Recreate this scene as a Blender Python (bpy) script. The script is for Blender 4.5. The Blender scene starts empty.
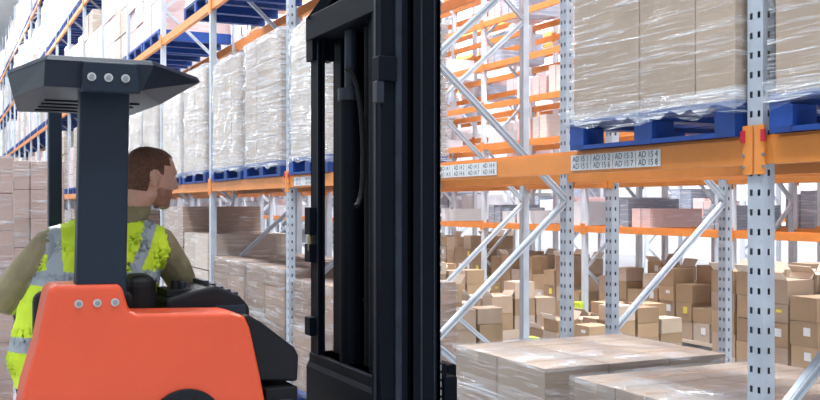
import bpy, bmesh, math, random, time
from mathutils import Vector, Matrix
T0 = time.time()
random.seed(7)
S = bpy.context.scene
COL = S.collection
S.view_settings.view_transform = 'Standard'
S.view_settings.look = 'None'

# ------------------------------------------------------------ materials
def mat(name, col, rough=0.5, metal=0.0, var=0.0, vscale=8.0, island=0.0, bump=0.0, bscale=60.0, coat=0.0, spec=0.5):
    m = bpy.data.materials.new(name); m.use_nodes = True
    nt = m.node_tree; N = nt.nodes; L = nt.links
    b = N['Principled BSDF']
    b.inputs['Roughness'].default_value = rough
    b.inputs['Metallic'].default_value = metal
    b.inputs['Specular IOR Level'].default_value = spec
    b.inputs['Coat Weight'].default_value = coat
    b.inputs['Base Color'].default_value = (*col, 1)
    tc = N.new('ShaderNodeTexCoord')
    val = None
    if var > 0:
        n = N.new('ShaderNodeTexNoise'); n.inputs['Scale'].default_value = vscale; n.inputs['Detail'].default_value = 4
        L.new(tc.outputs['Object'], n.inputs['Vector'])
        mr = N.new('ShaderNodeMapRange'); mr.inputs[1].default_value = 0.25; mr.inputs[2].default_value = 0.75
        mr.inputs[3].default_value = 1 - var; mr.inputs[4].default_value = 1 + var
        L.new(n.outputs['Fac'], mr.inputs[0]); val = mr.outputs[0]
    if island > 0:
        g = N.new('ShaderNodeNewGeometry')
        mr2 = N.new('ShaderNodeMapRange'); mr2.inputs[3].default_value = 1 - island; mr2.inputs[4].default_value = 1 + island
        L.new(g.outputs['Random Per Island'], mr2.inputs[0])
        if val is None: val = mr2.outputs[0]
        else:
            mu = N.new('ShaderNodeMath'); mu.operation = 'MULTIPLY'
            L.new(val, mu.inputs[0]); L.new(mr2.outputs[0], mu.inputs[1]); val = mu.outputs[0]
    if val is not None:
        vm = N.new('ShaderNodeVectorMath'); vm.operation = 'SCALE'
        vm.inputs[0].default_value = col
        L.new(val, vm.inputs['Scale']); L.new(vm.outputs[0], b.inputs['Base Color'])
    if bump > 0:
        n2 = N.new('ShaderNodeTexNoise'); n2.inputs['Scale'].default_value = bscale; n2.inputs['Detail'].default_value = 3
        L.new(tc.outputs['Object'], n2.inputs['Vector'])
        bp = N.new('ShaderNodeBump'); bp.inputs['Strength'].default_value = bump; bp.inputs['Distance'].default_value = 0.01
        L.new(n2.outputs['Fac'], bp.inputs['Height']); L.new(bp.outputs[0], b.inputs['Normal'])
    return m

def wrap_mat(name, col, film=(0.8, 0.82, 0.86), amount=0.35, island=0.15):
    m = bpy.data.materials.new(name); m.use_nodes = True
    nt = m.node_tree; N = nt.nodes; L = nt.links
    b = N['Principled BSDF']
    tc = N.new('ShaderNodeTexCoord')
    mp = N.new('ShaderNodeMapping'); mp.inputs['Rotation'].default_value = (0.35, 0.2, 0); mp.inputs['Scale'].default_value = (2, 2, 26)
    L.new(tc.outputs['Object'], mp.inputs[0])
    n = N.new('ShaderNodeTexNoise'); n.inputs['Scale'].default_value = 1.6; n.inputs['Detail'].default_value = 5; n.inputs['Distortion'].default_value = 0.6
    L.new(mp.outputs[0], n.inputs['Vector'])
    mr = N.new('ShaderNodeMapRange'); mr.inputs[1].default_value = 0.52; mr.inputs[2].default_value = 0.72
    mr.inputs[3].default_value = 0.0; mr.inputs[4].default_value = amount
    L.new(n.outputs['Fac'], mr.inputs[0])
    g = N.new('ShaderNodeNewGeometry')
    mr2 = N.new('ShaderNodeMapRange'); mr2.inputs[3].default_value = 1 - island; mr2.inputs[4].default_value = 1 + island
    L.new(g.outputs['Random Per Island'], mr2.inputs[0])
    vm = N.new('ShaderNodeVectorMath'); vm.operation = 'SCALE'; vm.inputs[0].default_value = col
    L.new(mr2.outputs[0], vm.inputs['Scale'])
    mx = N.new('ShaderNodeMix'); mx.data_type = 'RGBA'
    L.new(mr.outputs[0], mx.inputs[0]); L.new(vm.outputs[0], mx.inputs[6]); mx.inputs[7].default_value = (*film, 1)
    L.new(mx.outputs[2], b.inputs['Base Color'])
    b.inputs['Roughness'].default_value = 0.45; b.inputs['Coat Weight'].default_value = 0.35; b.inputs['Coat Roughness'].default_value = 0.2
    return m

def film_mat(name, rot, amount, base=0.05, lo=0.55, hi=0.76, zs=26):
    m = bpy.data.materials.new(name); m.use_nodes = True
    nt = m.node_tree; N = nt.nodes; L = nt.links
    b = N['Principled BSDF']; out = N['Material Output']
    b.inputs['Base Color'].default_value = (0.72, 0.77, 0.85, 1); b.inputs['Roughness'].default_value = 0.13
    b.inputs['Specular IOR Level'].default_value = 1.0
    tc = N.new('ShaderNodeTexCoord')
    facs = []
    for k, (r, sc) in enumerate(((rot, 3.0), (-rot * 0.7, 2.2))):
        mp = N.new('ShaderNodeMapping'); mp.inputs['Rotation'].default_value = (r, r * 0.4, 0); mp.inputs['Scale'].default_value = (1.0, 0.8, zs)
        L.new(tc.outputs['Object'], mp.inputs[0])
        n = N.new('ShaderNodeTexNoise'); n.inputs['Scale'].default_value = sc; n.inputs['Detail'].default_value = 6; n.inputs['Distortion'].default_value = 0.8
        L.new(mp.outputs[0], n.inputs['Vector'])
        mr = N.new('ShaderNodeMapRange'); mr.inputs[1].default_value = lo; mr.inputs[2].default_value = hi
        mr.inputs[3].default_value = base; mr.inputs[4].default_value = amount
        L.new(n.outputs['Fac'], mr.inputs[0]); facs.append((mr, n))
    mxx = N.new('ShaderNodeMath'); mxx.operation = 'MAXIMUM'
    L.new(facs[0][0].outputs[0], mxx.inputs[0]); L.new(facs[1][0].outputs[0], mxx.inputs[1])
    bp = N.new('ShaderNodeBump'); bp.inputs['Strength'].default_value = 1.0; bp.inputs['Distance'].default_value = 0.025
    L.new(facs[0][1].outputs['Fac'], bp.inputs['Height']); L.new(bp.outputs[0], b.inputs['Normal'])
    tr = N.new('ShaderNodeBsdfTransparent'); ms = N.new('ShaderNodeMixShader')
    L.new(mxx.outputs[0], ms.inputs[0]); L.new(tr.outputs[0], ms.inputs[1]); L.new(b.outputs[0], ms.inputs[2])
    L.new(ms.outputs[0], out.inputs['Surface'])
    return m

M = dict(
 steel=mat('galvanised_steel', (0.45, 0.50, 0.57), 0.42, 0.2, 0.14, 6),
 post_shade=mat('post_interior_shade', (0.05, 0.05, 0.065), 0.7),  # near-black colour stands in for the shade seen through post holes
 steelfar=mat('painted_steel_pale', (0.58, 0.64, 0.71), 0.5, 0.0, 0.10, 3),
 obeam=mat('orange_beam_paint', (0.70, 0.245, 0.05), 0.45, 0, 0.10, 5),
 blue=mat('blue_pallet_paint', (0.002, 0.042, 0.23), 0.55, 0, 0.25, 12, island=0.3),
 card=mat('cardboard', (0.36, 0.25, 0.155), 0.75, 0, 0.08, 3, island=0.2),
 cardlight=mat('cardboard_pale', (0.39, 0.295, 0.22), 0.75, 0, 0.08, 3, island=0.10),
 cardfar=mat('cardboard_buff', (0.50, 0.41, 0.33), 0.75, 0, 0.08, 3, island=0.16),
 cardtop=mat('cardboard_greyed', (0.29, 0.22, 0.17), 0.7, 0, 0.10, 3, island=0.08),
 cardbrown=mat('cardboard_brown', (0.25, 0.165, 0.12), 0.75, 0, 0.08, 3, island=0.22),
 cardpink=mat('cardboard_pinkish', (0.33, 0.23, 0.195), 0.75, 0, 0.08, 3, island=0.16),
 tape=mat('packing_tape', (0.38, 0.28, 0.20), 0.25),
 yellow=mat('label_yellow', (0.75, 0.62, 0.10), 0.5),
 wrap_tan=wrap_mat('wrapped_tan', (0.46, 0.37, 0.30), amount=0.5),
 wrap_cream=wrap_mat('wrapped_cream', (0.64, 0.58, 0.55), amount=0.6),
 wrap_white=wrap_mat('wrapped_white', (0.72, 0.76, 0.82), amount=0.5),
 wrap_pink=wrap_mat('wrapped_pink', (0.68, 0.50, 0.50), amount=0.6),
 wrap_blue=wrap_mat('wrapped_bluegrey', (0.30, 0.36, 0.46), amount=0.6),
 wrap_brown=wrap_mat('wrapped_brown', (0.34, 0.24, 0.19), amount=0.5),
 film=film_mat('stretch_film', 0.35, 0.62, 0.05, 0.55, 0.72),
 filmpale=film_mat('stretch_film_layered', 0.3, 0.80, 0.20, 0.50, 0.72),
 filmtop=film_mat('stretch_film_soft', 0.9, 0.55, 0.06, 0.53, 0.76, 14),
 filmheavy=film_mat('stretch_film_bunched', 0.6, 0.88, 0.25),
 navy=mat('navy_truck_paint', (0.006, 0.013, 0.027), 0.45, 0, 0.05, 4, spec=0.3),
 mast=mat('mast_black_steel', (0.0025, 0.004, 0.008), 0.55, 0.0, 0.1, 6, spec=0.09),
 mastedge=mat('mast_worn_steel', (0.018, 0.024, 0.037), 0.4, 0.2, 0.3, 12, spec=0.25),
 black=mat('black_plastic', (0.005, 0.006, 0.009), 0.5, bump=0.15, bscale=200, spec=0.25),
 vinyl=mat('black_vinyl', (0.005, 0.005, 0.007), 0.5, spec=0.22),
 rubber=mat('rubber', (0.009, 0.009, 0.010), 0.7, spec=0.2),
 brass=mat('brass_fitting', (0.30, 0.24, 0.13), 0.4, 0.7),
 red=mat('orange_red_truck_paint', (0.62, 0.066, 0.018), 0.45, 0, 0.05, 3, coat=0.1),
 bolt=mat('bolt_steel', (0.22, 0.23, 0.25), 0.4, 0.3),
 lime=mat('lime_plastic', (0.60, 0.78, 0.05), 0.5),
 redtab=mat('red_lock_tab', (0.50, 0.015, 0.04), 0.4),
 label=mat('label_white', (0.68, 0.70, 0.72), 0.5),
 washer=mat('washer_grey', (0.45, 0.45, 0.45), 0.5),
 ink=mat('label_ink', (0.03, 0.03, 0.035), 0.6),
 conc=mat('floor_concrete', (0.46, 0.47, 0.49), 0.35, 0, 0.12, 1.2, bump=0.05, bscale=20),
 ceil=mat('ceiling_panel', (0.80, 0.82, 0.85), 0.7, 0, 0.03, 1),
 wall=mat('wall_cladding', (0.82, 0.84, 0.88), 0.7, 0, 0.05, 0.6),
 lamp=mat('lamp_housing', (0.7, 0.7, 0.7), 0.4),
 vest=mat('hi_vis_fabric', (0.60, 0.78, 0.03), 0.75, 0, 0.12, 9, bump=0.45, bscale=12),
 refl=mat('reflective_tape', (0.33, 0.37, 0.41), 0.4),
 shirt=mat('olive_jacket', (0.235, 0.195, 0.11), 0.85, 0, 0.2, 12, bump=0.6, bscale=22),
 trous=mat('dark_trousers', (0.02, 0.023, 0.035), 0.85),
 skin=mat('skin', (0.50, 0.275, 0.20), 0.5, 0, 0.08, 30),
 stubble=mat('stubble_skin', (0.27, 0.125, 0.078), 0.6, 0, 0.25, 140),
 hair=mat('brown_hair', (0.095, 0.037, 0.018), 0.7, 0, 0.45, 90, bump=0.7, bscale=160),
 shoe=mat('shoe_black', (0.012, 0.012, 0.012), 0.5),
 eye=mat('eye_white', (0.7, 0.68, 0.65), 0.2),
)

# ------------------------------------------------------------ mesh builder
class B:
    def __init__(s): s.v = []; s.f = []; s.m = []; s.mats = []
    def mi(s, m):
        if m not in s.mats: s.mats.append(m)
        return s.mats.index(m)
    def raw(s, vs, fs, m):
        o = len(s.v); s.v += [tuple(v) for v in vs]; i = s.mi(m)
        for f in fs: s.f.append([o + k for k in f]); s.m.append(i)
    def box(s, x0, x1, y0, y1, z0, z1, m):
        s.raw([(x0,y0,z0),(x1,y0,z0),(x1,y1,z0),(x0,y1,z0),(x0,y0,z1),(x1,y0,z1),(x1,y1,z1),(x0,y1,z1)],
              [(0,3,2,1),(4,5,6,7),(0,1,5,4),(1,2,6,5),(2,3,7,6),(3,0,4,7)], m)
    def rbox(s, cx, cy, w, d, z0, z1, a, m):
        c, sn = math.cos(a), math.sin(a); P = [(cx+c*u-sn*v, cy+sn*u+c*v) for u, v in ((-w/2,-d/2),(w/2,-d/2),(w/2,d/2),(-w/2,d/2))]
        s.raw([(x,y,z0) for x,y in P]+[(x,y,z1) for x,y in P], [(0,3,2,1),(4,5,6,7),(0,1,5,4),(1,2,6,5),(2,3,7,6),(3,0,4,7)], m)
    def prism_xz(s, p, y0, y1, m):
        n = len(p); vs = [(a, y0, c) for a, c in p] + [(a, y1, c) for a, c in p]
        s.raw(vs, [tuple(range(n)), tuple(range(2*n-1, n-1, -1))] + [(i, i+n, (i+1) % n + n, (i+1) % n) for i in range(n)], m)
    def frustum_xy(s, p0, z0, p1, z1, m):
        n = len(p0); vs = [(a, c, z0) for a, c in p0] + [(a, c, z1) for a, c in p1]
        s.raw(vs, [tuple(range(n-1, -1, -1)), tuple(range(n, 2*n))] + [(i, (i+1) % n, (i+1) % n + n, i+n) for i in range(n)], m)
    def beam(s, p0, p1, w, h, m, up=(0,0,1)):
        p0 = Vector(p0); p1 = Vector(p1); d = (p1-p0).normalized(); u = Vector(up)
        a = d.cross(u)
        if a.length < 1e-4: a = d.cross(Vector((1,0,0)))
        a.normalize(); b = a.cross(d).normalized(); a *= w/2; b *= h/2
        vs = [p+q for p in (p0, p1) for q in (-a-b, a-b, a+b, -a+b)]
        s.raw(vs, [(0,1,2,3),(7,6,5,4),(0,4,5,1),(1,5,6,2),(2,6,7,3),(3,7,4,0)], m)
    def cyl(s, p0, p1, r, m, n=16, r1=None):
        r1 = r if r1 is None else r1
        p0 = Vector(p0); p1 = Vector(p1); d = (p1-p0).normalized()
        a = d.cross(Vector((0,0,1)))
        if a.length < 1e-3: a = Vector((1,0,0))
        a.normalize(); b = d.cross(a)
        vs = []
        for p, rr in ((p0, r), (p1, r1)):
            for i in range(n):
                t = 2*math.pi*i/n; vs.append(p + a*rr*math.cos(t) + b*rr*math.sin(t))
        s.raw(vs, [tuple(range(n-1,-1,-1)), tuple(range(n,2*n))] + [(i,(i+1)%n,(i+1)%n+n,i+n) for i in range(n)], m)
    def obj(s, name, parent=None, bevel=0.0, smooth=False, seg=2):
        me = bpy.data.meshes.new(name)
        xs = [v[0] for v in s.v]; ys = [v[1] for v in s.v]; zs = [v[2] for v in s.v]
        off = Vector(((min(xs)+max(xs))/2, (min(ys)+max(ys))/2, min(zs)))
        me.from_pydata([Vector(v)-off for v in s.v], [], s.f)
        for m in s.mats: me.materials.append(M[m])
        me.polygons.foreach_set('material_index', s.m)
        bm = bmesh.new(); bm.from_mesh(me); bmesh.ops.recalc_face_normals(bm, faces=bm.faces); bm.to_mesh(me); bm.free()
        o = bpy.data.objects.new(name, me); COL.objects.link(o); o.location = off
        if parent: o.parent = parent
        if bevel > 0:
            md = o.modifiers.new('bevel', 'BEVEL'); md.width = bevel; md.segments = seg; md.limit_method = 'ANGLE'
            md.angle_limit = math.radians(35)
        return o
def empty(name):
    e = bpy.data.objects.new(name, None); COL.objects.link(e); e.empty_display_size = 0.2
    return e

# ------------------------------------------------------------ driver (one continuous surface)
def ell_pts(c, r, nu=14, nv=9):
    c = Vector(c)
    if not hasattr(r, '__len__'): r = (r, r, r)
    out = [c+Vector((0,0,r[2])), c-Vector((0,0,r[2]))]
    for j in range(1, nv):
        ph = math.pi*j/nv
        for i in range(nu):
            th = 2*math.pi*i/nu
            out.append(c + Vector((r[0]*math.sin(ph)*math.cos(th), r[1]*math.sin(ph)*math.sin(th), r[2]*math.cos(ph))))
    return out
class Body:
    def __init__(s): s.bm = bmesh.new()
    def hull(s, balls):
        t = bmesh.new()
        for c, r in balls:
            for p in ell_pts(c, r): t.verts.new(p)
        bmesh.ops.convex_hull(t, input=t.verts)
        loose = [v for v in t.verts if not v.link_faces]
        if loose: bmesh.ops.delete(t, geom=loose, context='VERTS')
        me = bpy.data.meshes.new('tmp'); t.to_mesh(me); t.free(); s.bm.from_mesh(me); bpy.data.meshes.remove(me)
    def chain(s, balls):
        for a, c in zip(balls[:-1], balls[1:]): s.hull([a, c])
D = Body()
D.chain([((.440,3.64,1.10),(.205,.135,.10)), ((.435,3.63,1.24),(.225,.14,.09)), ((.465,3.615,1.38),(.228,.138,.08)),
         ((.51,3.60,1.50),(.210,.13,.08)), ((.53,3.60,1.59),(.19,.11,.07))])
D.hull([((.375,3.61,1.625),(.06,.06,.05)), ((.685,3.60,1.625),(.06,.06,.05)), ((.59,3.625,1.70),(.065,.06,.03)), ((.53,3.59,1.60),(.1,.10,.05))])
D.chain([((.715,3.605,1.605),.066), ((.79,3.665,1.51),.060), ((.845,3.73,1.42),.052)])
D.chain([((.845,3.73,1.42),.052), ((.89,3.83,1.395),.046), ((.925,3.93,1.375),.034)])
D.chain([((.345,3.615,1.605),.064), ((.265,3.67,1.51),.058), ((.20,3.735,1.42),.050)])
D.chain([((.20,3.735,1.42),.050), ((.235,3.83,1.395),.046), ((.268,3.925,1.37),.034)])
D.chain([((.605,3.63,1.69),(.072,.068,.03)), ((.632,3.64,1.735),(.064,.062,.02))])
D.chain([((.62,3.64,1.70),.055), ((.655,3.65,1.80),.055)])
for sx in (-1, 1):
    hx = .445+sx*.10; kx = .45+sx*.12
    D.chain([((hx,3.68,1.12),.092), ((kx,4.00,1.10),.062)])
    D.chain([((kx,4.00,1.08),.062), ((kx,3.97,.90),.056), ((kx,3.965,.70),.04)])
    D.chain([((kx,3.965,.63),.04), ((kx,4.08,.62),(.042,.05,.033))])
C = Vector((.685,3.65,1.85))
def h(dx, dy, dz): return C+Vector((dx, dy, dz))
D.hull([(h(-.020,0,.022),(.085,.076,.092)), (h(.015,0,.022),(.078,.072,.090))])
D.hull([(h(.020,0,.0),(.070,.064,.07)), (h(.030,0,-.045),(.056,.055,.035)), (h(.055,0,-.098),(.026,.028,.020))])
D.hull([(h(.0,.045,-.055),.022), (h(.0,-.045,-.055),.022), (h(.055,0,-.098),(.026,.030,.020))])
D.hull([(h(.086,0,.020),(.008,.009,.010)), (h(.103,0,-.018),(.010,.012,.009)), (h(.083,0,-.026),(.012,.018,.008))])
D.hull([(h(.076,-.034,.034),.012), (h(.082,0,.034),.012), (h(.076,.034,.034),.012)])
D.hull([(h(.078,0,-.052),(.012,.024,.007)), (h(.075,0,-.064),(.012,.020,.007))])
for sy in (-1, 1):
    D.hull([(h(-.008,sy*.074,.014),(.017,.008,.016)), (h(-.003,sy*.072,-.022),(.010,.007,.012)), (h(-.018,sy*.083,.012),(.008,.005,.015))])
def hand(w, f, n, t):
    w = Vector(w); f = Vector(f).normalized(); n = Vector(n).normalized(); s_ = Vector(t).normalized()
    D.hull([(w, .026), (w+f*.085+s_*.028, .013), (w+f*.08-s_*.030, .012), (w+f*.03+s_*.02, .018)])
    for i, ln in enumerate((.072, .080, .074, .058)):
        p = w+f*.088+s_*(.031-.021*i); r = .0092
        for a, q in ((25, .42), (65, .32), (100, .26)):
            d = f*math.cos(math.radians(a))+n*math.sin(math.radians(a))
            p2 = p+d*ln*q; D.hull([(p, r), (p2, r*.92)]); p = p2; r *= .92
    p = w+f*.028+s_*.026; q = p+(f*.5+s_*.55+n*.5).normalized()*.04; e2 = q+(f*.7+n*.7).normalized()*.032
    D.hull([(p, .013), (q, .0105)]); D.hull([(q, .0105), (e2, .009)])
hand((.925,3.935,1.39), (.12,.9,.1), (.1,.2,-1), (-1,0.1,0))
hand((.268,3.93,1.375), (.25,.9,-.05), (0,.3,-1), (1,-.2,0))
me = bpy.data.meshes.new('forklift_driver'); D.bm.to_mesh(me); D.bm.free()
drv = bpy.data.objects.new('forklift_driver', me); COL.objects.link(drv)
rm = drv.modifiers.new('r', 'REMESH'); rm.mode = 'VOXEL'; rm.voxel_size = 0.0055
sm = drv.modifiers.new('s', 'SMOOTH'); sm.factor = 0.5; sm.iterations = 4
dg = bpy.context.evaluated_depsgraph_get()
me2 = bpy.data.meshes.new_from_object(drv.evaluated_get(dg)); drv.modifiers.clear(); drv.data = me2; me2.name = 'forklift_driver'
me2.materials.clear()
for m in ['vest','refl','shirt','trous','skin','hair','shoe','stubble']: me2.materials.append(M[m])
zs = [1.10,1.24,1.38,1.50,1.59,1.66]; cxs = [.440,.435,.465,.51,.53,.53]; rx = [.205,.225,.228,.210,.195,.185]
def tor_mask(p):
    z = max(zs[0], min(zs[-1], p.z))
    for k in range(5):
        if z <= zs[k+1]:
            t = (z-zs[k])/(zs[k+1]-zs[k]); return abs(p.x-(cxs[k]+(cxs[k+1]-cxs[k])*t))-(rx[k]+(rx[k+1]-rx[k])*t)
    return 1
vestset = set(); hairset = set()
for f in me2.polygons:
    p = f.center; u, v, w = p.x-C.x, p.y-C.y, p.z-C.z
    f.use_smooth = True
    if p.z > 1.745:
        hair = (w > .082 and u < .062) or (u < .045 and w > .05) or (u < .022 and w > .02) or (u < -.026 and w > -.050)
        if abs(v) > .078 and w < .04: hair = False
        k = 5 if hair else (7 if (u > .010 and w < -.030 and w > -.13) else 4)
        if hair: hairset.update(f.vertices)
    elif p.z > 1.685 and (Vector((p.x-.61, p.y-3.635, 0))).length < .09: k = 2
    elif p.y > 3.90 and p.z > 1.25: k = 4 if p.y > 3.935 else 2
    elif p.z < .70: k = 6
    elif p.z < 1.12 or (p.y > 3.78 and p.z < 1.3): k = 3
    elif tor_mask(p) > .008 or p.y > 3.78: k = 2
    else:
        k = 0; vestset.update(f.vertices)
        xr = .60+(p.z-1.5)*.42; xl = .355-(p.z-1.5)*.05
        if abs(p.z-1.495) < .023 or abs(p.z-1.27) < .023: k = 1
        elif p.z > 1.5 and (abs(p.x-xr) < .024 or abs(p.x-xl) < .024): k = 1
    f.material_index = k
for vi in vestset:
    vv = me2.vertices[vi]; c0 = vv.co
    wr = math.sin(c0.z*55+c0.x*22)*.003+math.sin(c0.x*60-c0.z*30)*.002+math.sin(c0.z*31-c0.x*48)*.002
    vv.co += vv.normal*(.009+wr)
for vi in hairset:
    vv = me2.vertices[vi]; vv.co += vv.normal*.005
Rt = Matrix.Rotation(math.radians(6), 3, 'Y') @ Matrix.Rotation(math.radians(9), 3, 'Z')
piv = Vector((.65, 3.65, 1.76))
def turn(co):
    t = max(0, min(1, (co.z-1.735)/.06)); return co.lerp(piv+Rt@(co-piv), t)
for vv in me2.vertices:
    if vv.co.z > 1.735: vv.co = turn(vv.co)
b = B()
for sy in (-1, 1):
    c = turn(h(.074, sy*.030, .014)); d = Rt@Vector((1,0,0))
    b.cyl(c+d*.004, c-d*.006, .010, 'eye', 16, .012); b.cyl(c+d*.0055, c, .005, 'hair', 12)
b.obj('eyes', drv)

# ------------------------------------------------------------ shell
b = B(); b.box(-12, 22, -8, 72, -0.1, 0, 'conc'); b.obj('floor')
b = B(); b.box(-12, 22, -8, 72, 12, 12.1, 'ceil'); b.obj('ceiling')
b = B(); b.box(21.9, 22, -8, 72, 0, 12, 'wall'); b.obj('wall_right')
b = B(); b.box(-12, 21.9, 71.9, 72, 0, 12, 'wall'); b.obj('wall_back')

# ------------------------------------------------------------ racks
Y0, BAY = 2.80, 2.79
def post_detailed(b, x, y, sx, z1):
    w, d = 0.078, 0.060
    ya, yb = y - w/2, y + w/2
    x0, x1 = (x, x + d) if sx > 0 else (x - d, x)
    b.box(x0+0.012, x1-0.012, ya+0.012, yb-0.012, 0, z1, 'post_shade')  # added dark core, the hollow post's inner shade put into its colour
    def sheet(axis, fixed, a0, a1):
        two = axis == 'x'
        cols = [a0+(a1-a0)*q for q in ((0,.16,.34,.66,.84,1) if two else (0,.40,.62,1))]
        rows = [0.0]; z = 0.06
        while z < min(z1, 5.0) - 0.06:
            rows += [z, z+0.024]; z += 0.075
        rows.append(z1)
        vs = []; fs = []; nc = len(cols)
        for r in rows:
            for c in cols: vs.append((fixed, c, r) if axis == 'x' else (c, fixed, r))
        for i in range(len(rows)-1):
            for j in range(nc-1):
                if i % 2 == 1 and j % 2 == 1: continue
                k = i*nc+j; fs.append((k, k+1, k+nc+1, k+nc))
        b.raw(vs, fs, 'steel')
    sheet('x', x0, ya, yb); sheet('x', x1, ya, yb); sheet('y', ya, x0, x1); sheet('y', yb, x0, x1)
    b.box(x0-0.03, x1+0.03, ya-0.02, yb+0.02, 0, 0.008, 'steel')

def rack(name, xf, xr, i0, i1, levels, height, detail=0, steel='steel', bh=0.11):
    root = empty(name)
    fr = B(); bm_ = B()
    for i in range(i0, i1+1):
        y = Y0 + BAY*i
        if i < detail:
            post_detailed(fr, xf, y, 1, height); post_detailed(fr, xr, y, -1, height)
        else:
            for x0 in (xf, xr-0.066):
                fr.box(x0, x0+0.066, y-0.0375, y+0.0375, 0, height, steel)
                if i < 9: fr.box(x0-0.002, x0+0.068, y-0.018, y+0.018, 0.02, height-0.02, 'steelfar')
        z = -0.04; k = 0; pts = []
        while z < height:
            pts.append(((xf+0.036) if k % 2 else (xr-0.036), z)); z += 0.91; k += 1
        pts[0] = (pts[0][0], 0.05)
        for (xa, za), (xb, zb) in zip(pts[:-1], pts[1:]):
            fr.beam((xa, y-0.01, za), (xb, y-0.01, zb), 0.03, 0.042, steel)
            if i < 5:
                fr.beam((xa, y-0.027, za+.018), (xb, y-0.027, zb+.018), 0.012, 0.008, 'steelfar')
                fr.beam((xa, y-0.027, za-.018), (xb, y-0.027, zb-.018), 0.012, 0.008, 'steelfar')
        fr.box(xf+0.05, xr-0.05, y-0.02, y+0.02, 0.12, 0.16, steel)
    for i in range(i0, i1):
        ya = Y0+BAY*i+0.042; yb = Y0+BAY*(i+1)-0.042
        for lz in levels:
            for x0, fs in ((xf+0.002, -1), (xr-0.052, 1)):
                bm_.box(x0, x0+0.05, ya, yb, lz-bh/2, lz+bh/2-0.012, 'obeam')
                xa, xb = (x0+0.012, x0+0.05) if fs < 0 else (x0, x0+0.038)
                bm_.box(xa, xb, ya, yb, lz+bh/2-0.012, lz+bh/2, 'obeam')
                xo = x0-0.008 if fs < 0 else x0+0.054
                for yy in (ya-0.036, yb-0.012):
                    bm_.box(xo-0.004, xo+0.006, yy, yy+0.048, lz-bh*0.85, lz+bh*0.85, 'obeam')
    fr.obj('upright_frames', root); bm_.obj('load_beams', root)
    return root
L1, L2, L3, L4 = 1.96, 4.05, 6.15, 8.2
rackA = rack('pallet_rack', 2.80, 3.90, -1, 22, [L1, L2, L3, L4], 10.2, detail=3)
rackB = rack('pallet_rack', 4.22, 5.32, -1, 20, [L1, L2, L3, L4], 10.2, detail=2)
lvC = [1.42, 2.05, 2.7, 3.35, 4.0, 4.7, 5.5, 6.4, 7.3]
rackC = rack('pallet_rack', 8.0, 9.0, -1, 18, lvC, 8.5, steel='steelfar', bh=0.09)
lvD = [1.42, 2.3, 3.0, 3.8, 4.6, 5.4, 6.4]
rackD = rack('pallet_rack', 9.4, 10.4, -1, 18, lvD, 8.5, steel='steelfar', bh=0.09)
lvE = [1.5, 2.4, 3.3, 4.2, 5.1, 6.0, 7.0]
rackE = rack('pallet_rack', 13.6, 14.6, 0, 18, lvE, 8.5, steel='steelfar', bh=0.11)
b = B()
for i in (0, 1, 2):
    y = Y0+BAY*i
    for dy in (-0.075, 0.028):
        b.box(2.783, 2.790, y+dy+0.012, y+dy+0.032, L1+0.03, L1+0.075, 'redtab')
        for dz in (-0.065, -0.02): b.cyl((2.79, y+dy+0.022, L1+dz), (2.784, y+dy+0.022, L1+dz), 0.007, 'bolt', 10)
b.obj('beam_locks', rackA)
def label(y0, y1, zc, texts, x=2.801):
    b = B(); n = len(texts[0]); w = (y1-y0)/n
    for k in range(n):
        b.box(x-0.0035, x, y1-w*(k+1)+0.004, y1-w*k-0.003, zc-0.037, zc+0.037, 'label')
    b.obj('location_label', rackA)
    for r in range(2):
        for k in range(n):
            cu = bpy.data.curves.new('label_text', 'FONT'); cu.body = texts[r][k]
            cu.size = 0.038; cu.align_x = 'CENTER'; cu.align_y = 'CENTER'; cu.materials.append(M['ink'])
            o = bpy.data.objects.new('label_text', cu); COL.objects.link(o); o.parent = rackA
            zz = zc + (0.017 if r == 0 else -0.018)
            o.matrix_world = Matrix(((0,0,-1,x-0.0045),(-1,0,0,y1-w*(k+0.5)),(0,1,0,zz),(0,0,0,1)))
label(3.34, 4.01, L1-0.005, [['AD 15 1','AD 15 2','AD 15 3','AD 15 4'], ['AD 15 5','AD 15 6','AD 15 7','AD 15 8']])
label(4.72, 5.42, L1-0.005, [['AD 14 1','AD 14 2','AD 14 3','AD 14 4'], ['AD 14 5','AD 14 6','AD 14 7','AD 14 8']])
label(7.7, 8.2, L1-0.005, [['AD 13 1','AD 13 3'], ['AD 13 2','AD 13 4']])

# ------------------------------------------------------------ pallets and loads
def pallet_into(b, x0, x1, y0, y1, z, simple=False):
    if simple:
        b.box(x0, x1, y0, y1, z+0.11, z+0.144, 'blue')
        for t in (0, .5, 1):
            yy = y0 + (y1-y0-0.1)*t
            b.box(x0, x1, yy, yy+0.1, z, z+0.11, 'blue')
        return
    n = 7; g = 0.02
    wx = (x1-x0-g*(n-1))/n
    for k in range(n): b.box(x0+k*(wx+g), x0+k*(wx+g)+wx, y0, y1, z+0.122, z+0.144, 'blue')
    for t in (0, .5, 1):
        yy = y0+(y1-y0-0.1)*t
        b.box(x0, x1, yy, yy+0.1, z+0.1, z+0.122, 'blue')
        b.box(x0, x1, yy, yy+0.1, z, z+0.022, 'blue')
        for u in (0, .5, 1):
            xx = x0+(x1-x0-0.12)*u
            b.box(xx, xx+0.12, yy-0.01*(t>0), yy+0.1+0.01*(t<1), z+0.022, z+0.1, 'blue')
    for xx in (x0, x1-0.1):
        b.box(xx+0.001, xx+0.099, y0+0.1, y1-0.1, z+0.001, z+0.02, 'blue')
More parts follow.
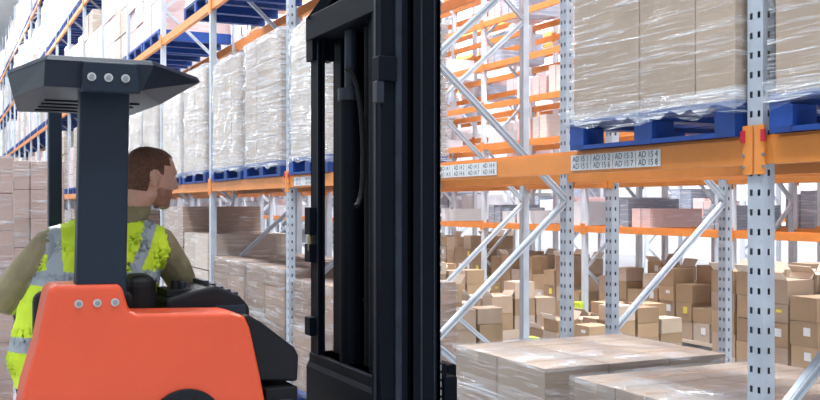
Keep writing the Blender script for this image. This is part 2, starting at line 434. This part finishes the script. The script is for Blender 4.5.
def cartons_into(b, x0, x1, y0, y1, z0, z1, nx, ny, nz, m='card', tape=True, jit=0.004):
    fr = ny if isinstance(ny, (list, tuple)) else [j/ny for j in range(ny+1)]
    ny = len(fr)-1
    dx, dz = (x1-x0)/nx, (z1-z0)/nz
    for i in range(nx):
        for j in range(ny):
            for k in range(nz):
                if 0 < i < nx-1 and 0 < j < ny-1 and k < nz-1: continue
                g = 0.003; o = random.uniform(0, jit)
                xa, xb = x0+i*dx+g+o, x0+(i+1)*dx-g
                ya, yb = y0+(y1-y0)*fr[j]+g, y0+(y1-y0)*fr[j+1]-g-o
                za, zb = z0+k*dz, z0+(k+1)*dz-0.003
                b.box(xa, xb, ya, yb, za, zb, m)
                if tape and i == 0:
                    ym = (ya+yb)/2; b.box(xa-0.0012, xa, ym-0.02, ym+0.02, zb-0.07, zb-0.002, 'tape')
                if tape and k == nz-1:
                    ym = (ya+yb)/2; b.box(xa+0.002, xb-0.002, ym-0.022, ym+0.022, zb, zb+0.0012, 'tape')
def film_shell(name, x0, x1, y0, y1, z0, z1, parent, m='film', amp=0.008, nz=16, n=10, flare=0.02):
    bm = bmesh.new(); per = []
    for i in range(n): per.append((x0, y1-(y1-y0)*i/n))
    for i in range(n): per.append((x0+(x1-x0)*i/n, y0))
    for i in range(n): per.append((x1, y0+(y1-y0)*i/n))
    for i in range(n): per.append((x1-(x1-x0)*i/n, y1))
    cx, cy = (x0+x1)/2, (y0+y1)/2
    rings = []
    for k in range(nz+1):
        t = k/nz; z = z0+(z1-z0)*t; ring = []
        for (x, y) in per:
            r = random.uniform(0, amp) + 0.004
            fl = 1 + (flare*(1-t*8) if t < 0.125 else 0)
            dx, dy = x-cx, y-cy
            xx = cx+dx*fl+math.copysign(r, dx); yy = cy+dy*fl+math.copysign(r, dy)
            zz = z + (random.uniform(-0.03, 0.02) if k == 0 else 0) + (0.004 if k == nz else 0)
            ring.append(bm.verts.new((xx-cx, yy-cy, zz)))
        rings.append(ring)
    P = len(per)
    for k in range(nz):
        for i in range(P): bm.faces.new((rings[k][i], rings[k][(i+1) % P], rings[k+1][(i+1) % P], rings[k+1][i]))
    if nz > 5: bm.faces.new(rings[-1])
    bmesh.ops.recalc_face_normals(bm, faces=bm.faces)
    me = bpy.data.meshes.new(name); bm.to_mesh(me); bm.free(); me.materials.append(M[m])
    me.polygons.foreach_set('use_smooth', [True]*len(me.polygons))
    o = bpy.data.objects.new(name, me); COL.objects.link(o); o.location = (cx, cy, 0); o.parent = parent
    return o
def wrapped_load(x0, x1, y0, y1, z, top, nx=2, ny=2, nz=3, m='cardlight', film='film', bev=0.006, skirt=False):
    e = empty('wrapped_pallet_load')
    b = B(); pallet_into(b, x0, x1, y0, y1, z); b.obj('pallet', e)
    b = B(); cartons_into(b, x0+0.01, x1-0.01, y0+0.01, y1-0.01, z+0.144, top, nx, ny, nz, m)
    b.obj('cartons', e, bevel=bev, seg=1)
    film_shell('stretch_film', x0+0.005, x1-0.005, y0+0.005, y1-0.005, z+0.10, top+0.003, e, film)
    if skirt: film_shell('stretch_film_skirt', x0-0.004, x1+0.004, y0-0.004, y1+0.004, z+0.115, z+0.19, e, 'filmheavy', amp=0.014, nz=4, n=18, flare=0.008)
zb = L1+0.055+0.001
wrapped_load(2.77, 3.90, 2.875, 3.975, zb, 3.55, 3, [0,.21,.54,1], 2, skirt=True)
wrapped_load(2.77, 3.90, 1.55, 2.70, zb, 3.50, 3, 3, 2, skirt=True)
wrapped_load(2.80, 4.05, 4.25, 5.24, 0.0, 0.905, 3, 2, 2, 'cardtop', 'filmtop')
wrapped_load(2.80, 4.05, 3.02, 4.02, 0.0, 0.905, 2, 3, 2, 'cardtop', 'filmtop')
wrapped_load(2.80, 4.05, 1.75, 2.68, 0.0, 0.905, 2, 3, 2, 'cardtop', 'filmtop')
def bay_loads(i, lz, hs, mset, n=3):
    ya = Y0+BAY*i+0.08; w = (BAY-0.16)/n
    for k in range(n):
        yield ya+k*w+0.04, ya+(k+1)*w-0.04, lz, hs(), random.choice(mset)
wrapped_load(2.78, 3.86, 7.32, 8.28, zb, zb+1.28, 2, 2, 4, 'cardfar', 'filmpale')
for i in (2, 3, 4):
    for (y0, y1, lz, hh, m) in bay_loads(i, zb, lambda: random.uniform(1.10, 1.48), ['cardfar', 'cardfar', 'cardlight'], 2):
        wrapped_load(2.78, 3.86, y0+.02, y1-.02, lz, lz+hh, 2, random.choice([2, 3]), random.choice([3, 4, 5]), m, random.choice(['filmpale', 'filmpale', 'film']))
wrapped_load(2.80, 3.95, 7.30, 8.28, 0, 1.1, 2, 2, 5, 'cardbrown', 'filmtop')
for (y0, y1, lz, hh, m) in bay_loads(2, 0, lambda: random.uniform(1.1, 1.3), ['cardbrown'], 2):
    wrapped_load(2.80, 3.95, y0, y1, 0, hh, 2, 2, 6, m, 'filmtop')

def simple_load(b, x0, x1, y0, y1, z, h, m, split=True):
    pallet_into(b, x0, x1, y0, y1, z, True); z += 0.144
    if split:
        for j in range(2):
            for k in range(3):
                b.box(x0+random.uniform(0, .03), x1, y0+(y1-y0)*j/2+0.006, y0+(y1-y0)*(j+1)/2-0.006, z+h*k/3, z+h*(k+1)/3-0.012, m)
    else: b.box(x0, x1, y0, y1, z, z+h, m)
stock = B()
for i in range(-1, 22):
    for li, lz in enumerate((0, L1+0.056, L2+0.056, L3+0.056, L4+0.056)):
        if (li == 0 and i < 3) or (li == 1 and i < 5) or (li == 2 and i < 1): continue
        for (y0, y1, z, hh, m) in bay_loads(i, lz, lambda: random.uniform(0.95, 1.6), ['wrap_cream','wrap_cream','wrap_white','wrap_tan','wrap_pink'] if li else ['wrap_brown','wrap_tan'], 2 if i < 7 else 3):
            if random.random() < 0.08: continue
            simple_load(stock, 2.80, 3.84, y0, y1, z, hh, m)
stock.obj('palletised_stock', rackA)
stock = B()
for i in range(6, 20):
    for lz in (0, L1+0.056, L2+0.056, L3+0.056, L4+0.056):
        for (y0, y1, z, hh, m) in bay_loads(i, lz, lambda: random.uniform(1.0, 1.6), ['wrap_cream','wrap_white','wrap_pink']):
            if random.random() < 0.45: continue
            simple_load(stock, 4.25, 5.25, y0, y1, z, hh, m, split=False)
stock.obj('palletised_stock', rackB)
def shelf_stock(x0, x1, levels, i0, i1, parent, fill, mats, n=5, bh=.046):
    stock = B()
    for i in range(i0, i1):
        for a, lv in enumerate(levels):
            gap = (levels[a+1]-lv-0.2) if a+1 < len(levels) else 0.8
            for (y0, y1, z, hh, m) in bay_loads(i, lv+bh, lambda: random.uniform(0.4, 0.95)*gap, mats, n):
                if random.random() > fill: continue
                for q in range(2):
                    ym = (y0+y1)/2; ya, yb = (y0, ym-.01) if q == 0 else (ym+.01, y1)
                    stock.box(x0, x1, ya, yb, z, z+hh*random.uniform(.75, 1), m)
    stock.obj('shelf_stock', parent)
shelf_stock(8.05, 8.9, lvC, -1, 18, rackC, 0.33, ['wrap_white','wrap_pink','wrap_white','wrap_blue','wrap_cream'], 6)
shelf_stock(9.45, 10.3, lvD, -1, 18, rackD, 0.4, ['wrap_white','wrap_pink','wrap_white','wrap_blue'])
shelf_stock(13.65, 14.5, lvE, 0, 18, rackE, 0.6, ['wrap_white','wrap_pink','wrap_white','wrap_cream','wrap_blue'], 4, .056)

def carton_pile(x0, y0, nx, ny, nz, s=(0.33, 0.31, 0.22), rand=0.3, z0=0.13):
    b = B()
    b.box(x0, x0+nx*s[0], y0, y0+ny*s[1], 0.09, z0, 'cardfar')
    for t in (0, .5, 1):
        yy = y0+(ny*s[1]-0.09)*t; b.box(x0, x0+nx*s[0], yy, yy+0.09, 0, 0.09, 'cardfar')
    for i in range(nx):
        for j in range(ny):
            hh = nz - (1 if random.random() < rand else 0) - (1 if random.random() < rand*0.6 else 0)
            z = z0
            for k in range(max(hh, 1)):
                a = random.uniform(-.10, .10) if k == hh-1 else random.uniform(-.02, .02)
                sh = s[2]*random.choice([1, 1, 1, .8])
                w, d = s[0]*random.uniform(.86, .95), s[1]*random.uniform(.86, .95)
                b.rbox(x0+(i+.5)*s[0], y0+(j+.5)*s[1], w, d, z, z+sh-0.003, a, random.choice(['card','card','cardfar','cardlight','card']))
                if abs(a) < .02 and random.random() < .7:
                    b.box(x0+(i+.5)*s[0]-w/2-0.006, x0+(i+.5)*s[0]-w/2+.002, y0+(j+.4)*s[1]-0.04, y0+(j+.4)*s[1]+0.03, z+0.09, z+sh-0.05, random.choice(['label','label','yellow']))
                z += sh
            if random.random() < .25:
                zc = z; cx, cy = x0+(i+.5)*s[0], y0+(j+.5)*s[1]
                b.beam((cx-s[0]*.43, cy, zc), (cx-s[0]*.62, cy, zc+.07), s[1]*.8, .006, 'cardfar')
                b.beam((cx+s[0]*.43, cy, zc), (cx+s[0]*.60, cy, zc+.09), s[1]*.8, .006, 'cardfar')
    return b.obj('carton_stack', None)
carton_pile(6.6, 5.9, 4, 4, 5, s=(.34,.32,.21))
carton_pile(8.1, 5.7, 2, 8, 4)
carton_pile(8.1, 8.5, 2, 8, 4, rand=.5)
carton_pile(6.3, 8.7, 4, 4, 3, s=(0.33, 0.30, 0.17), rand=.6)
carton_pile(8.1, 11.4, 2, 8, 4, rand=.5)
carton_pile(6.4, 10.9, 3, 3, 3, rand=.6)
carton_pile(6.3, 13.2, 4, 4, 4, rand=.6)
carton_pile(8.1, 14.2, 2, 8, 5, rand=.4)
carton_pile(8.1, 17.0, 2, 8, 4, rand=.4)
carton_pile(8.1, 2.9, 2, 8, 5, rand=.3)
carton_pile(4.3, 8.7, 3, 3, 4, s=(.32,.3,.2), rand=.6)
carton_pile(4.3, 9.8, 3, 3, 3, rand=.6)
carton_pile(4.35, 5.75, 3, 3, 1, s=(.33,.3,.2), rand=.0)
for (x, y) in ((7.93, Y0+BAY*2), (7.93, Y0+BAY*3), (7.93, Y0+BAY*4), (5.40, Y0+BAY*1), (5.40, Y0+BAY*2)):
    b = B(); b.box(x-0.03, x+0.03, y-0.07, y+0.07, 0, 0.42, 'lime'); b.box(x-0.035, x+0.035, y-0.08, y+0.08, 0, 0.03, 'lime')
    b.obj('upright_protector', None, bevel=0.012)
def tall_stack(x0, x1, y0, y1, hh, m):
    e = empty('wrapped_carton_stack')
    b = B(); pallet_into(b, x0, x1, y0, y1, 0); b.obj('pallet', e)
    b = B(); cartons_into(b, x0, x1, y0, y1, 0.144, hh, 3, 3, 7, m, tape=False); b.obj('cartons', e, bevel=0.006, seg=1)
    film_shell('stretch_film', x0, x1, y0, y1, 0.1, hh, e, 'filmtop')
tall_stack(-0.5, 0.50, 8.0, 9.1, 2.12, 'cardpink')
tall_stack(0.15, 1.15, 10.6, 11.8, 2.2, 'cardpink')
tall_stack(-0.9, 0.0, 6.0, 7.0, 1.45, 'cardpink')

# ------------------------------------------------------------ reach truck
T = empty('reach_truck')
b = B()
prof = [(0.235,0.14),(1.00,0.14),(0.985,1.05),(0.960,1.18),(0.925,1.34),(0.905,1.385),(0.86,1.398),(0.56,1.408),(0.535,1.42),(0.522,1.46),(0.515,1.492),
        (0.50,1.502),(0.32,1.505),(0.295,1.495),(0.285,1.45),(0.262,1.33),(0.225,1.20),(0.205,1.08)]
b.prism_xz(prof, 3.15, 3.34, 'red')
b.obj('side_panel', T, bevel=0.014, seg=3)
b = B()
b.box(0.28, 1.08, 3.345, 4.33, 0.14, 0.58, 'red')
b.prism_xz([(0.28,0.14),(1.06,0.14),(1.06,0.95),(0.28,0.9)], 4.22, 4.35, 'red')
b.obj('chassis', T, bevel=0.02)
b = B()
b.cyl((0.71,3.151,1.035),(0.71,3.138,1.035),0.125,'black',40); b.cyl((0.71,3.14,1.035),(0.71,3.13,1.035),0.06,'rubber',32)
b.obj('hub_cover', T, bevel=0.004)
b = B()
for x in (0.382, 0.437, 0.490):
    b.cyl((x,3.152,1.447),(x,3.145,1.447),0.0125,'washer',20); b.cyl((x,3.146,1.447),(x,3.138,1.447),0.008,'bolt',6)
b.obj('lower_bolts', T)
b = B()
b.prism_xz([(0.372,1.25),(0.525,1.25),(0.540,2.13),(0.390,2.13)], 3.17, 3.235, 'navy')
b.obj('guard_pillar', T, bevel=0.008)
b = B(); b.box(0.385,0.435,4.10,4.16,0.58,2.12,'navy'); b.obj('rear_post', T, bevel=0.006)
gt = [(0.275,3.03),(0.585,3.02),(0.805,3.35),(0.775,3.90),(0.28,3.95),(0.195,3.42)]
gb = [(0.275,3.07),(0.56,3.06),(0.69,3.45),(0.67,3.92),(0.26,3.95),(0.215,3.45)]
b = B()
b.frustum_xy(gb, 2.100, gt, 2.172, 'navy'); b.frustum_xy(gt, 2.1725, [(0.5+(x-0.5)*.97, 3.5+(y-3.5)*.97) for x, y in gt], 2.19, 'navy')
for k in range(4):
    yy = 3.45+k*0.12; b.box(0.31, 0.62, yy, yy+0.02, 2.094, 2.1005, 'black')
b.obj('overhead_guard', T, bevel=0.005, seg=2)
b = B(); b.prism_xz([(0.375,2.085),(0.545,2.085),(0.535,2.175),(0.375,2.175)], 3.012, 3.045, 'navy'); b.obj('guard_mount_plate', T, bevel=0.005)
b = B()
for x in (0.402, 0.450, 0.499):
    b.cyl((x,3.014,2.128),(x,3.007,2.128),0.0125,'washer',20); b.cyl((x,3.009,2.128),(x,3.001,2.128),0.008,'bolt',6)
b.obj('upper_bolts', T)
b = B(); b.box(0.27,0.67,3.365,3.45,1.08,1.47,'vinyl'); b.obj('seat_back', T, bevel=0.035, seg=4)
b = B(); b.box(0.23,0.67,3.46,3.90,0.90,1.02,'vinyl'); b.obj('seat_cushion', T, bevel=0.035, seg=4)
b = B(); b.box(0.33,0.60,3.5,3.86,0.58,0.90,'black'); b.obj('seat_base', T, bevel=0.01)
b = B(); b.box(0.56,0.665,3.36,3.50,1.26,1.515,'vinyl'); b.obj('seat_bolster', T, bevel=0.04, seg=4)
b = B()
b.prism_xz([(0.69,1.20),(0.985,1.20),(0.985,1.39),(0.95,1.43),(0.86,1.472),(0.81,1.462),(0.69,1.43)], 3.36, 3.60, 'black')
b.obj('control_console', T, bevel=0.014, seg=3)
b = B()
for k in range(5): b.box(0.83+k*0.026,0.846+k*0.026,3.39,3.57,1.458-k*0.010,1.486-k*0.011,'mastedge')
b.box(0.70,0.79,3.40,3.56,1.435,1.458,'vinyl'); b.cyl((0.735,3.42,1.45),(0.735,3.42,1.49),0.016,'vinyl'); b.cyl((0.77,3.46,1.45),(0.77,3.46,1.48),0.012,'mastedge')
b.box(0.86,0.97,3.357,3.362,1.36,1.40,'mastedge')
b.obj('console_ribs', T, bevel=0.004)
b = B()
b.prism_xz([(0.93,1.15),(1.13,1.13),(1.135,1.22),(1.12,1.25),(1.00,1.345),(0.95,1.375),(0.93,1.37)], 3.27, 3.70, 'black')
b.obj('front_cowl', T, bevel=0.014, seg=3)
b = B(); b.box(1.005,1.12,3.24,4.3,0.16,1.12,'vinyl'); b.box(1.02,1.1,3.23,3.24,0.9,1.08,'mastedge'); b.obj('battery_box', T, bevel=0.01)
b = B(); b.prism_xz([(0.28,0.95),(1.06,0.95),(1.06,1.20),(1.0,1.24),(0.28,1.24)], 4.14, 4.30, 'black'); b.obj('dashboard', T, bevel=0.02)
b = B(); b.cyl((0.36,4.13,1.2),(0.36,4.04,1.33),0.02,'black')
for k in range(24):
    a0 = 2*math.pi*k/24; a1 = 2*math.pi*(k+1)/24
    c = Vector((0.36,4.03,1.33)); u = Vector((1,0,0)); v = Vector((0,0.8,0.6))
    b.cyl(c+u*.10*math.cos(a0)+v*.10*math.sin(a0), c+u*.10*math.cos(a1)+v*.10*math.sin(a1), 0.011, 'vinyl', 8)
b.beam((0.27,4.03,1.33),(0.45,4.03,1.33),0.02,0.01,'vinyl')
b.obj('steering_wheel', T)
b = B(); b.box(0.86,1.05,3.88,4.13,1.18,1.25,'black'); b.cyl((0.94,4.02,1.25),(0.94,4.02,1.345),0.012,'vinyl'); b.cyl((0.94,4.02,1.33),(0.94,4.02,1.37),0.022,'vinyl',16,0.016); b.obj('control_lever', T)
b = B()
for yy in (3.28, 4.08): b.box(1.08,2.55,yy,yy+0.12,0.10,0.26,'mast')
b.obj('straddle_legs', T, bevel=0.01)
b = B()
for yy in (3.30, 4.10): b.cyl((2.42,yy-0.03,0.12),(2.42,yy+0.11,0.12),0.12,'rubber',28)
b.cyl((0.55,3.6,0.17),(0.55,3.8,0.17),0.17,'rubber',32)
b.obj('wheels', T)
def chan(b, x0, x1, y0, y1, z0, z1, t, face, m='mast'):
    if face > 0: b.box(x0,x1,y0,y0+t,z0,z1,m)
    else: b.box(x0,x1,y1-t,y1,z0,z1,m)
    b.box(x0,x0+t,y0,y1,z0,z1,m); b.box(x1-t,x1,y0,y1,z0,z1,m)
b = B(); zt = 3.3
chan(b,1.555,1.684,3.25,3.345,0.08,zt,0.018,1)
chan(b,1.455,1.585,3.28,3.37,0.10,zt-0.05,0.018,1)
b.box(1.445,1.686,3.262,3.30,0.08,zt,'mast')
b.box(1.50,1.525,3.250,3.265,0.08,zt,'mastedge'); b.box(1.60,1.607,3.246,3.252,0.08,zt,'mastedge'); b.box(1.655,1.660,3.246,3.252,0.08,zt,'mastedge')
b.box(1.441,1.446,3.30,3.32,0.08,zt,'mastedge')
chan(b,1.474,1.508,4.00,4.09,0.08,2.55,0.014,-1)
b.box(1.472,1.476,3.998,4.006,0.1,2.45,'mastedge')
chan(b,1.568,1.680,3.97,4.06,0.10,zt-0.05,0.016,-1)
b.obj('mast_rails', T, bevel=0.003, seg=1)
b = B()
chan(b,1.58,1.68,3.86,3.95,0.15,zt-0.1,0.016,-1); chan(b,1.58,1.68,3.40,3.49,0.15,zt-0.1,0.016,1)
b.box(1.655,1.672,3.50,3.95,0.2,zt-0.12,'mast')
for zc in (1.30, 1.72, 2.10, 2.50): b.box(1.63,1.66,3.50,3.95,zc,zc+0.05,'mastedge')
b.obj('inner_mast', T, bevel=0.003, seg=1)
b = B()
b.box(1.45,1.57,3.30,4.09,2.47,2.575,'mast')
b.box(1.455,1.56,4.02,4.10,2.38,2.575,'mast')
b.beam((1.47,4.05,2.55),(1.62,3.9,2.80),0.05,0.05,'mast')
b.box(1.45,1.68,3.28,4.10,3.16,3.28,'mast')
b.box(1.47,1.68,3.28,4.10,1.00,1.10,'mast')
b.prism_xz([(1.46,0.86),(1.68,0.86),(1.68,1.10),(1.49,1.10),(1.46,1.04)],3.3,4.11,'mast')
b.box(1.45,1.68,3.28,4.10,0.20,0.40,'mast')
b.box(1.08,1.45,3.35,3.50,0.25,0.80,'mast'); b.box(1.08,1.45,3.9,4.05,0.25,0.80,'mast')
b.box(1.425,1.50,3.235,3.30,2.20,2.29,'mast'); b.box(1.42,1.45,3.24,3.28,2.12,2.20,'mastedge')
for (za, zc) in ((1.62,1.74),(1.50,1.58),(1.18,1.26)): b.box(1.448,1.48,4.03,4.10,za,zc,'mast')
b.cyl((1.455,4.05,1.55),(1.455,4.05,1.62),0.010,'brass',10)
b.obj('mast_crossties', T, bevel=0.006)
b = B()
b.cyl((1.53,3.76,0.3),(1.53,3.76,2.18),0.046,'mast',28); b.cyl((1.53,3.76,2.18),(1.53,3.76,2.23),0.054,'mastedge',28); b.cyl((1.53,3.76,2.23),(1.53,3.76,2.47),0.026,'mastedge',20)
b.cyl((1.55,3.50,0.3),(1.55,3.50,3.1),0.045,'mast',24)
b.obj('lift_cylinders', T)
b = B()
for yy in (3.58, 3.62, 3.66): b.cyl((1.56,yy,0.4),(1.56,yy,3.2),0.012,'rubber',10)
for k in range(60): b.box(1.535,1.552,3.41,3.432,1.1+k*0.034,1.1+k*0.034+0.022,'mastedge')
for k in range(100): b.box(1.6865,1.694,3.262,3.285,0.2+k*0.031,0.2+k*0.031+0.020,'bolt')
prev = None
for k in range(13):
    a = k/12; p = (1.47+0.05*math.sin(a*3.1), 3.66-0.10*a, 2.30-0.55*a+0.07*math.sin(a*6.2))
    if prev: b.cyl(prev, p, 0.011, 'rubber', 8)
    prev = p
b.obj('chains_and_hoses', T)
b = B()
for zc in (0.45, 0.98): b.box(1.74,1.80,3.33,4.05,zc,zc+0.11,'mast')
for yy in (3.34,3.99): b.box(1.70,1.76,yy,yy+0.06,0.4,1.14,'mast')
for yy in (3.42, 3.84):
    b.box(1.80,1.845,yy,yy+0.12,0.40,1.12,'mast')
    b.prism_xz([(1.80,0.36),(2.70,0.385),(2.70,0.40),(1.80,0.41)], yy, yy+0.12, 'mast')
b.obj('fork_carriage', T, bevel=0.008)

# ------------------------------------------------------------ lights
def area(loc, sx, sy, power, col=(1,1,1)):
    fx = B(); fx.box(loc[0]-sx/2, loc[0]+sx/2, loc[1]-sy/2, loc[1]+sy/2, loc[2]+0.02, loc[2]+0.12, 'lamp')
    fo = fx.obj('ceiling_light', None)
    ld_ = bpy.data.lights.new('lamp', 'AREA'); ld_.shape = 'RECTANGLE'; ld_.size = sx; ld_.size_y = sy; ld_.energy = power; ld_.color = col
    o = bpy.data.objects.new('lamp', ld_); COL.objects.link(o); o.parent = fo
    o.location = Vector(loc)-fo.location
for y in (-2, 5): area((0.3, y, 10.6), 1.6, 5, 850, (.92,.97,1))
for y in (14, 26, 40, 56): area((0.3, y, 10.6), 1.6, 6, 1500, (.94,.98,1))
for y in (4, 13, 24, 38): area((6.6, y, 10.6), 1.6, 5, 1600, (.92,.97,1))
for y in (10, 24, 40): area((12.0, y, 10.6), 1.6, 6, 2300, (.92,.97,1))
W = bpy.data.worlds.new('world'); S.world = W; W.use_nodes = True
W.node_tree.nodes['Background'].inputs[0].default_value = (0.82, 0.92, 1.0, 1)
W.node_tree.nodes['Background'].inputs[1].default_value = 0.98

cd = bpy.data.cameras.new('camera'); cam = bpy.data.objects.new('camera', cd); COL.objects.link(cam)
cd.sensor_width = 36; cd.lens = 36*980/820; cd.shift_y = 5/820; cd.clip_end = 200
cam.location = (0, 0, 1.75); cam.rotation_euler = (math.radians(90), 0, -math.radians(25.6))
S.camera = cam
